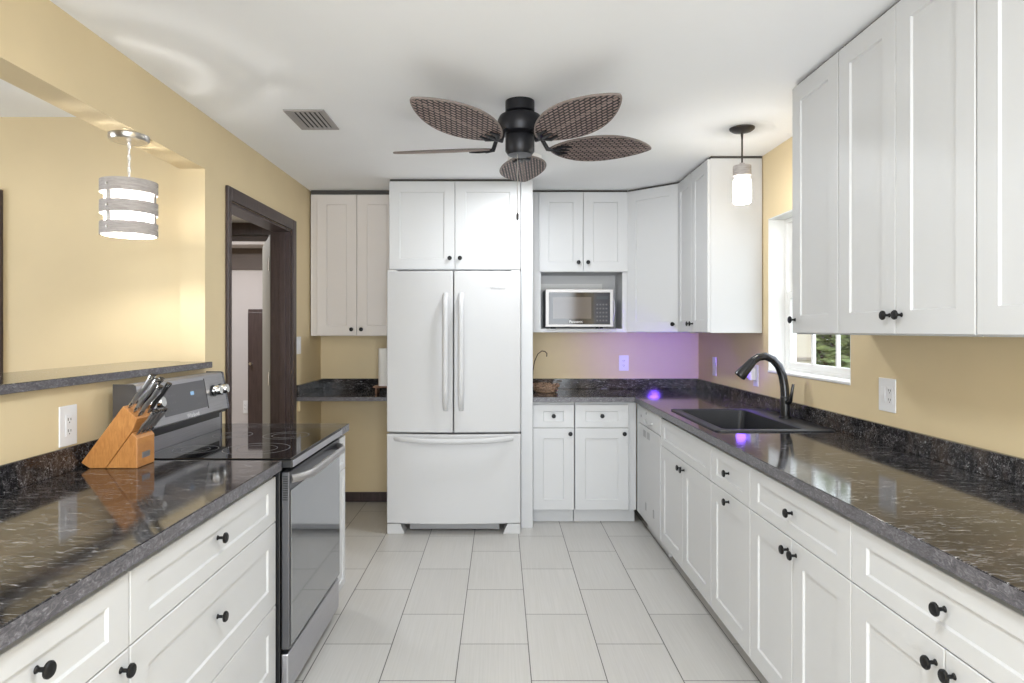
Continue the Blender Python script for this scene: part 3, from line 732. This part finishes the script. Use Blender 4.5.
# night light
t = thing('night_light', 'plug-in night light glowing violet behind the faucet', 'night light', (XR - .0095, 4.085, 1.115), -R90)
MB().box(-.026, .026, -.034, -.0, -.040, .035).build('body', M_plate, t, bevel=.008, seg=3)
MB().lathe([(.020, -.036), (.018, -.050), (.010, -.057), (.001, -.058)], (0, 0, -.004), 'y', 20).build('lens', mat('violet_lens', (.6, .5, 1), .3, emit=(.22, .12, 1), estr=1.1), t, smooth=True)
lamp('night_light_beam', 'SPOT', (0, -.075, -.004), 36, (.17, .06, 1.0), (0, 0, 0), t, spot_size=math.radians(62), spot_blend=1.0, shadow_soft_size=.05)
nb = [o for o in t.children if o.type == 'LIGHT'][0]
dv = Vector((1.22, 5.27, 1.24)) - Vector((XR - .0845, 4.085, 1.11))
nb.rotation_euler = (Matrix.Rotation(R90, 3, 'Z') @ dv).to_track_quat('-Z', 'Y').to_euler()
lamp('night_light_glow', 'POINT', (0, -.085, -.004), .30, (.20, .08, 1.0), (0, 0, 0), t, shadow_soft_size=.03)

# ------------------------------------------------------------------ knife block and knives
KX = .001
t = thing('knife_block', 'slanted light wood knife block on the left counter', 'knife block', (0, 0, CT1 + .0005))
def K(p): return (p[0] + KX, p[1] - .9145)
A, B_, C_, D_, E_, F_ = map(K, ((-1.4135, .9145), (-1.443, .934), (-1.298, 1.129), (-1.249, 1.085), (-1.268, 1.040), (-1.359, .9145)))
G_, H_, I_ = map(K, ((-1.268, 1.038), (-1.249, 1.016), (-1.249, .9145)))
kb = MB().prism([A, F_, E_, D_, C_, B_], 'y', 2.232, 2.345).build('upper_slab', M_block, t, bevel=.003)
MB().prism([(F_[0] + .0015, F_[1]), I_, H_, (G_[0] + .0015, G_[1])], 'y', 2.232, 2.345).build('lower_slab', M_block, t, bevel=.003)
MB().box(I_[0], I_[0] + .0015, 2.262, 2.312, .030, .050).build('badge', M_steel, t)
kd = Vector((.597, 0, .802))
M_kh = mat('black_knife_handle', (.02, .02, .022), .35)
def knife(label, p, ln, r, black=False, name='kitchen_knife'):
    t = thing(name, label, 'knife', p, 0, 'knives in the block')
    q = MB(); q.tube([kd*-.010, kd*.004], [r*.55, r*.55], 8, squash=(1, .35)); q.build('blade', M_steel, t)
    q = MB(); q.tube([kd*.0042, kd*.018], [r*.95, r*.95], 12, squash=(1.05, .60)); q.build('bolster', M_chrome, t, smooth=True)
    n = Vector((-kd.z, 0, kd.x)); q = MB()
    q.tube([kd*.0182, kd*(.35*ln) + n*.002, kd*(.65*ln) - n*.001, kd*(.9*ln) + n*.001], [r*.85, r*1.05, r*.95, r*1.05], 14, squash=(1.05, .60)); q.build('handle', M_kh if black else M_kst, t, smooth=True)
    q = MB(); q.tube([kd*(.9*ln + .0004) + n*.001, kd*ln + n*.002], [r*1.15, r*1.2], 14, squash=(1.1, .64)); q.build('end_cap', M_chrome, t, smooth=True)
def top(u, y): return (C_[0] + (D_[0] - C_[0])*u + kd.x*.004, y, C_[1] + (D_[1] - C_[1])*u + .9145 + kd.z*.004)
knife('steel-handled knife at the upper left of the block', top(.18, 2.256), .135, .0125)
knife('steel-handled knife in the middle of the near row of the block', top(.52, 2.256), .135, .0125)
knife('steel-handled knife lowest in the near row of the block', top(.84, 2.256), .125, .0120)
knife('dark-handled knife in the back of the block, toward the range', top(.40, 2.300), .130, .0115, True)
knife('dark-handled knife lowest in the back row of the block', top(.78, 2.322), .125, .0115, True)
for i in range(4):
    t_ = (G_[0] + .010 + kd.x*.003, 2.248 + i*.027, (G_[1] + H_[1])/2 + .9145 + .004)
    knife('small steel steak knife in the lower slots, ' + ('nearest the viewer', 'second from the viewer', 'third from the viewer', 'nearest the range')[i], t_, .095, .0085, False, 'steak_knife')

# ------------------------------------------------------------------ bar pendant
PX, PY, PZ = -1.52, 2.66, PZ1
t = thing('pendant_light', 'drum pendant with three grey wood bands over the bar ledge', 'pendant light', (PX, PY, PZ))
MB().lathe([(.076, -.0005), (.076, -.014), (.070, -.024), (.010, -.027), (.001, -.027)], n=36).build('canopy', M_nickel, t, smooth=True)
MB().tube([(0, 0, -.0272), (0, 0, -.18)], .0025, 8).build('cord', M_plate, t)
b = MB()
for k in range(6):
    z = -.040 - k*.0245; a = k*PI/2
    pts = [(math.cos(a)*.006*math.cos(u), math.sin(a)*.006*math.cos(u), z + .0145*math.sin(u)) for u in [2*PI*i/14 for i in range(14)]]
    b.tube(pts, .0016, 6, closed=True)
b.build('chain', M_nickel, t, smooth=True)
SHR = .106
for k in range(3):
    z1 = -.190 - k*.085; z0 = z1 - .050; n = 48
    b = MB(); b.lathe([(SHR - .006, z0), (SHR, z0), (SHR, z1), (SHR - .006, z1), (SHR - .006, z0)], n=n, cap=False)
    o = b.build('wood_band', [M_greywood], t, smooth=True)
    b = MB(); b.lathe([(SHR - .0065, z0 + .0005), (SHR - .0065, z1 - .0005)], n=n, cap=False); b.build('white_lining', M_trimw, o, smooth=True)
zt, zb = -.190, -.410
for k in range(3):
    a = math.radians(11 + 121*k); c_, s_ = math.cos(a), math.sin(a); b = MB()
    R = Matrix.Rotation(a, 4, 'Z'); b.box(SHR - .0098, SHR - .0068, -.011, .011, zb, zt)
    b.v = [tuple(R @ Vector(p)) for p in b.v]; st = b.build('strap', M_nickel, t)
    for j in range(3):
        q = MB().lathe([(.006, SHR + .0002), (.005, SHR + .003), (.001, SHR + .0038)], (0, 0, -.215 - j*.085), 'x', 10); q.v = [tuple(R @ Vector(p)) for p in q.v]; q.build('rivet', M_nickel, st, smooth=True)
b = MB()
for k in range(3):
    a = math.radians(11 + 121*k); b.tube([(0, 0, -.186), (math.cos(a)*(SHR - .009), math.sin(a)*(SHR - .009), -.193)], .003, 6)
b.build('spider', M_nickel, t)
MB().lathe([(.090, zb + .004), (.090, zt - .004)], n=40, cap=False).build('diffuser', M_frost, t, smooth=True)
MB().lathe([(.02, -.182), (.02, -.25)], n=16).build('socket', M_plate, t, smooth=True)
MB().lathe([(.012, -.2505), (.016, -.265), (.030, -.295), (.030, -.315), (.020, -.335), (.001, -.343)], n=20).build('bulb', M_bulb, t, smooth=True)
lamp('bar_pendant_lamp', 'POINT', (0, 0, -.365), 10.5, (1, .97, .93), parent=t, shadow_soft_size=.016)

# ------------------------------------------------------------------ sink pendant
t = thing('pendant_light', 'small glass jar pendant hanging over the sink', 'pendant light', (1.273, 3.427, ZC))
MB().lathe([(.064, -.0005), (.063, -.008), (.050, -.018), (.015, -.026), (.001, -.027)], n=32).build('canopy', M_bronze, t, smooth=True)
MB().tube([(0, 0, -.0272), (0, 0, -.06), (0, 0, -.196)], [.007, .0045, .0045], 10).build('stem', M_bronze, t, smooth=True)
MB().lathe([(.012, -.185), (.018, -.1965), (.044, -.200), (.046, -.206), (.046, -.252), (.043, -.252), (.043, -.206)], n=32, cap=False).build('cap', M_greywood, t, smooth=True)
MB().lathe([(.036, -.2525), (.037, -.262), (.046, -.275), (.046, -.385), (.040, -.398), (.001, -.401)], n=32, cap=False).build('jar', M_jar, t, smooth=True)
MB().lathe([(.014, -.2525), (.014, -.27), (.018, -.285), (.030, -.315), (.030, -.335), (.018, -.358), (.001, -.364)], n=20).build('bulb', M_bulb, t, smooth=True)
lamp('sink_pendant_lamp', 'POINT', (0, 0, -.375), 6.5, (1, .97, .93), parent=t, shadow_soft_size=.03)

# ------------------------------------------------------------------ ceiling fan
t = thing('ceiling_fan', 'dark ceiling fan with five woven leaf-shaped blades', 'ceiling fan', (.090, 3.03, ZC), 0)
MB().lathe([(.068, -.0005), (.068, -.048), (.062, -.053), (.030, -.053)], n=36).build('canopy', M_fan, t, smooth=True)
MB().lathe([(.035, -.0532), (.060, -.056), (.094, -.070), (.104, -.090), (.104, -.125), (.094, -.150), (.060, -.158), (.001, -.158)], n=40).build('motor_housing', M_fan, t, smooth=True)
MB().lathe([(.064, -.1585), (.068, -.168), (.068, -.232), (.056, -.250), (.001, -.252)], n=36).build('switch_housing', M_fan, t, smooth=True)
TH = [86, 158, 230, 302, 374]; BZ = -.212; N = 26
TILT = [-8, -17, 7, -12, -13]; RISE = [-.005, .040, .045, .040, .040]
def oval(sx): # half width along the blade
    u = (sx - .150)/(.670 - .150); u = min(max(u, 0), 1)
    return .120*math.sin(PI*u**.92)**.72
for k, th in enumerate(TH):
    R = Matrix.Rotation(math.radians(th), 4, 'Z') @ Matrix.Translation((0, 0, BZ)) @ Matrix.Rotation(math.radians(TILT[k]), 4, 'X')
    droop = lambda x: RISE[k]*(x - .1)/.56
    def tr(mb): mb.v = [tuple(R @ Vector((p[0], p[1], p[2] + droop(p[0])))) for p in mb.v]; return mb
    xs = [.150 + (.670 - .150)*(1 - math.cos(PI*i/N))/2 for i in range(N + 1)]
    b = MB(); M_ = 8
    for zf in (-.0045, .0045):
        V = []; F = []
        for x in xs:
            hw = max(oval(x), .001)
            for j in range(M_ + 1): V.append((x, -hw + 2*hw*j/M_, zf))
        for i in range(N):
            for j in range(M_): F.append((i*(M_+1)+j, i*(M_+1)+j+1, (i+1)*(M_+1)+j+1, (i+1)*(M_+1)+j))
        b.add(V, F)
    # object coordinates must follow the blade: keep blade geometry local and place the object
    b.v = [(p[0], p[1], p[2] + droop(p[0])) for p in b.v]
    bl = b.build('blade', M_weave, t); bl.matrix_local = R
    out = [(x, oval(x), droop(x)) for x in xs] + [(x, -oval(x), droop(x)) for x in reversed(xs[:-1])][:-1]
    MB().tube(out, .0052, 8, closed=True).build('rim', M_rim, bl, smooth=True)
    MB().tube([(x, 0, droop(x) - .004) for x in xs[1:-1]], .0025, 6).build('rib', M_rim, bl, smooth=True)
    q = MB(); q.tube([(.085, 0, .062), (.110, 0, .050), (.135, 0, -.002), (.175, 0, -.009)], [.011, .010, .010, .009], 10)
    for sgn in (-1, 0, 1): q.tube([(.165, 0, -.009), (.20, sgn*.034, -.0095), (.245, sgn*.030, -.010)], [.009, .010, .004], 8, squash=(1.2, .6))
    q.v = [(p[0], p[1], p[2] + (droop(p[0]) if p[0] > .13 else 0)) for p in q.v]
    br = q.build('bracket', M_fan, t, smooth=True); br.matrix_local = R
MB().tube([(-.012, -.03, -.2525), (-.012, -.03, -.524)], .0016, 6).build('pull_chain', M_nickel, t)
MB().lathe([(.001, -.556), (.0055, -.550), (.0065, -.53), (.003, -.5205)], (-.012, -.03, -.004), n=12).build('pull_fob', M_bronze, t, smooth=True)

# ------------------------------------------------------------------ ceiling vent
t = thing('ceiling_vent', 'grey slatted air vent in the ceiling', 'vent', (-.952, 3.285, ZC))
vw, vl = .1, .152
b = MB().cells([-vw, -vw + .030, vw - .030, vw], [-vl, -vl + .026, vl - .026, vl], [-.008, -.0005], lambda i, j, k: not (i == 1 and j == 1))
M_vent = mat('vent_grey', (.36, .34, .33), .5)
b.build('frame', M_vent, t, bevel=.003)
MB().box(-vw + .030, vw - .030, -vl + .026, vl - .026, -.0015, -.0005).build('duct', M_slot, t)
for i in range(6):
    x = -vw + .034 + i*.0235; b = MB().prism([(x, -.0085), (x + .009, -.0035), (x + .011, -.0045), (x + .002, -.0095)], 'y', -vl + .026, vl - .026); b.build('slat', M_vent, t)

# ------------------------------------------------------------------ things on the back counters
t = thing('fruit_basket', 'brown wire and wicker fruit basket with tall hook, beside the fridge panel', 'basket', (.345, 4.98, CT1 + .0005))
b = MB(); rnd = random.Random(5)
for k in range(26):
    a0 = rnd.uniform(0, 6.28); z0 = rnd.uniform(.010, .058); r0 = .075 + z0*.42; pts = []
    for i in range(9):
        a = a0 + i*.20; rr = r0 + .007*math.sin(i*2.1 + k); pts.append((rr*math.cos(a), rr*math.sin(a), max(.009, z0 + .010*math.sin(i*1.7 + k*1.3))))
    b.tube(pts, .0055, 6)
for k in range(3): b.tube([((.075 + .01*k)*math.cos(u), (.075 + .01*k)*math.sin(u), .0065 + k*.018) for u in [2*PI*i/28 for i in range(28)]], .006, 6, closed=True)
b.lathe([(.072, .001), (.072, .006)], n=24)
b.build('wicker_bowl', wood('wicker', (.16, .085, .05), (.42, .29, .20), (30, 30, 30)), t, smooth=True)
b = MB(); b.tube([(.112*math.cos(u) + .012, .105*math.sin(u), .085) for u in [2*PI*i/36 for i in range(36)]], .0028, 6, closed=True)
for k in range(10):
    a = 2*PI*k/10; b.tube([(.07*math.cos(a), .07*math.sin(a), .008), (.10*math.cos(a), .097*math.sin(a), .045), (.112*math.cos(a) + .012, .105*math.sin(a), .085)], .0016, 6)
b.build('wire_rim', M_wire, t, smooth=True)
MB().tube([(-.100, .0, .088), (-.098, .0, .16), (-.085, .0, .235), (-.060, .0, .292), (-.030, .0, .315), (-.006, .0, .312), (.010, .0, .296), (.008, .0, .272)], .004, 10).build('hook', M_wire, t, smooth=True)

t = thing('wooden_stand', 'small reddish wood stand on the short counter, mostly behind the fridge', 'stand', (-.865, 4.90, CT1 + .0005))
b = MB(); b.box(-.085, .085, -.07, .07, .045, .057); b.box(-.070, -.058, -.06, .06, 0, .045); b.box(.058, .070, -.06, .06, 0, .045); b.build('frame', M_stand, t, bevel=.002)
t = thing('paper_towel_roll', 'white paper towel roll standing beside the fridge', 'paper towel', (-.860, 4.90, CT1 + .0580))
b = MB().lathe([(.020, .0), (.060, 0), (.0605, .002), (.0605, .278), (.060, .28), (.020, .28), (.020, 0)], n=40, cap=False); b.build('towels', M_paper, t, smooth=True)
MB().lathe([(.019, .001), (.019, .279), (.017, .279), (.017, .001), (.019, .001)], n=24, cap=False).build('core', mat('cardboard', (.35, .24, .14), .8), t, smooth=True)

# ------------------------------------------------------------------ unseen flush lamp added to brighten the near half of the kitchen
t = thing('unseen_ceiling_light', 'unseen white flush drum lamp added on the ceiling to brighten the near counters', 'ceiling light', (.05, .9, ZC))
MB().lathe([(.215, -.0005), (.215, -.075), (.208, -.085), (.204, -.085), (.204, -.010), (.001, -.010)], n=48).build('shade', M_trimw, t, smooth=True)
t = thing('unseen_ceiling_light', 'small white flush lamp on the ceiling between the fan and the fridge', 'ceiling light', (.152, 4.0, ZC))
MB().lathe([(.105, -.0005), (.105, -.026), (.100, -.030), (.096, -.030), (.096, -.006), (.001, -.006)], n=40).build('shade', M_trimw, t, smooth=True)
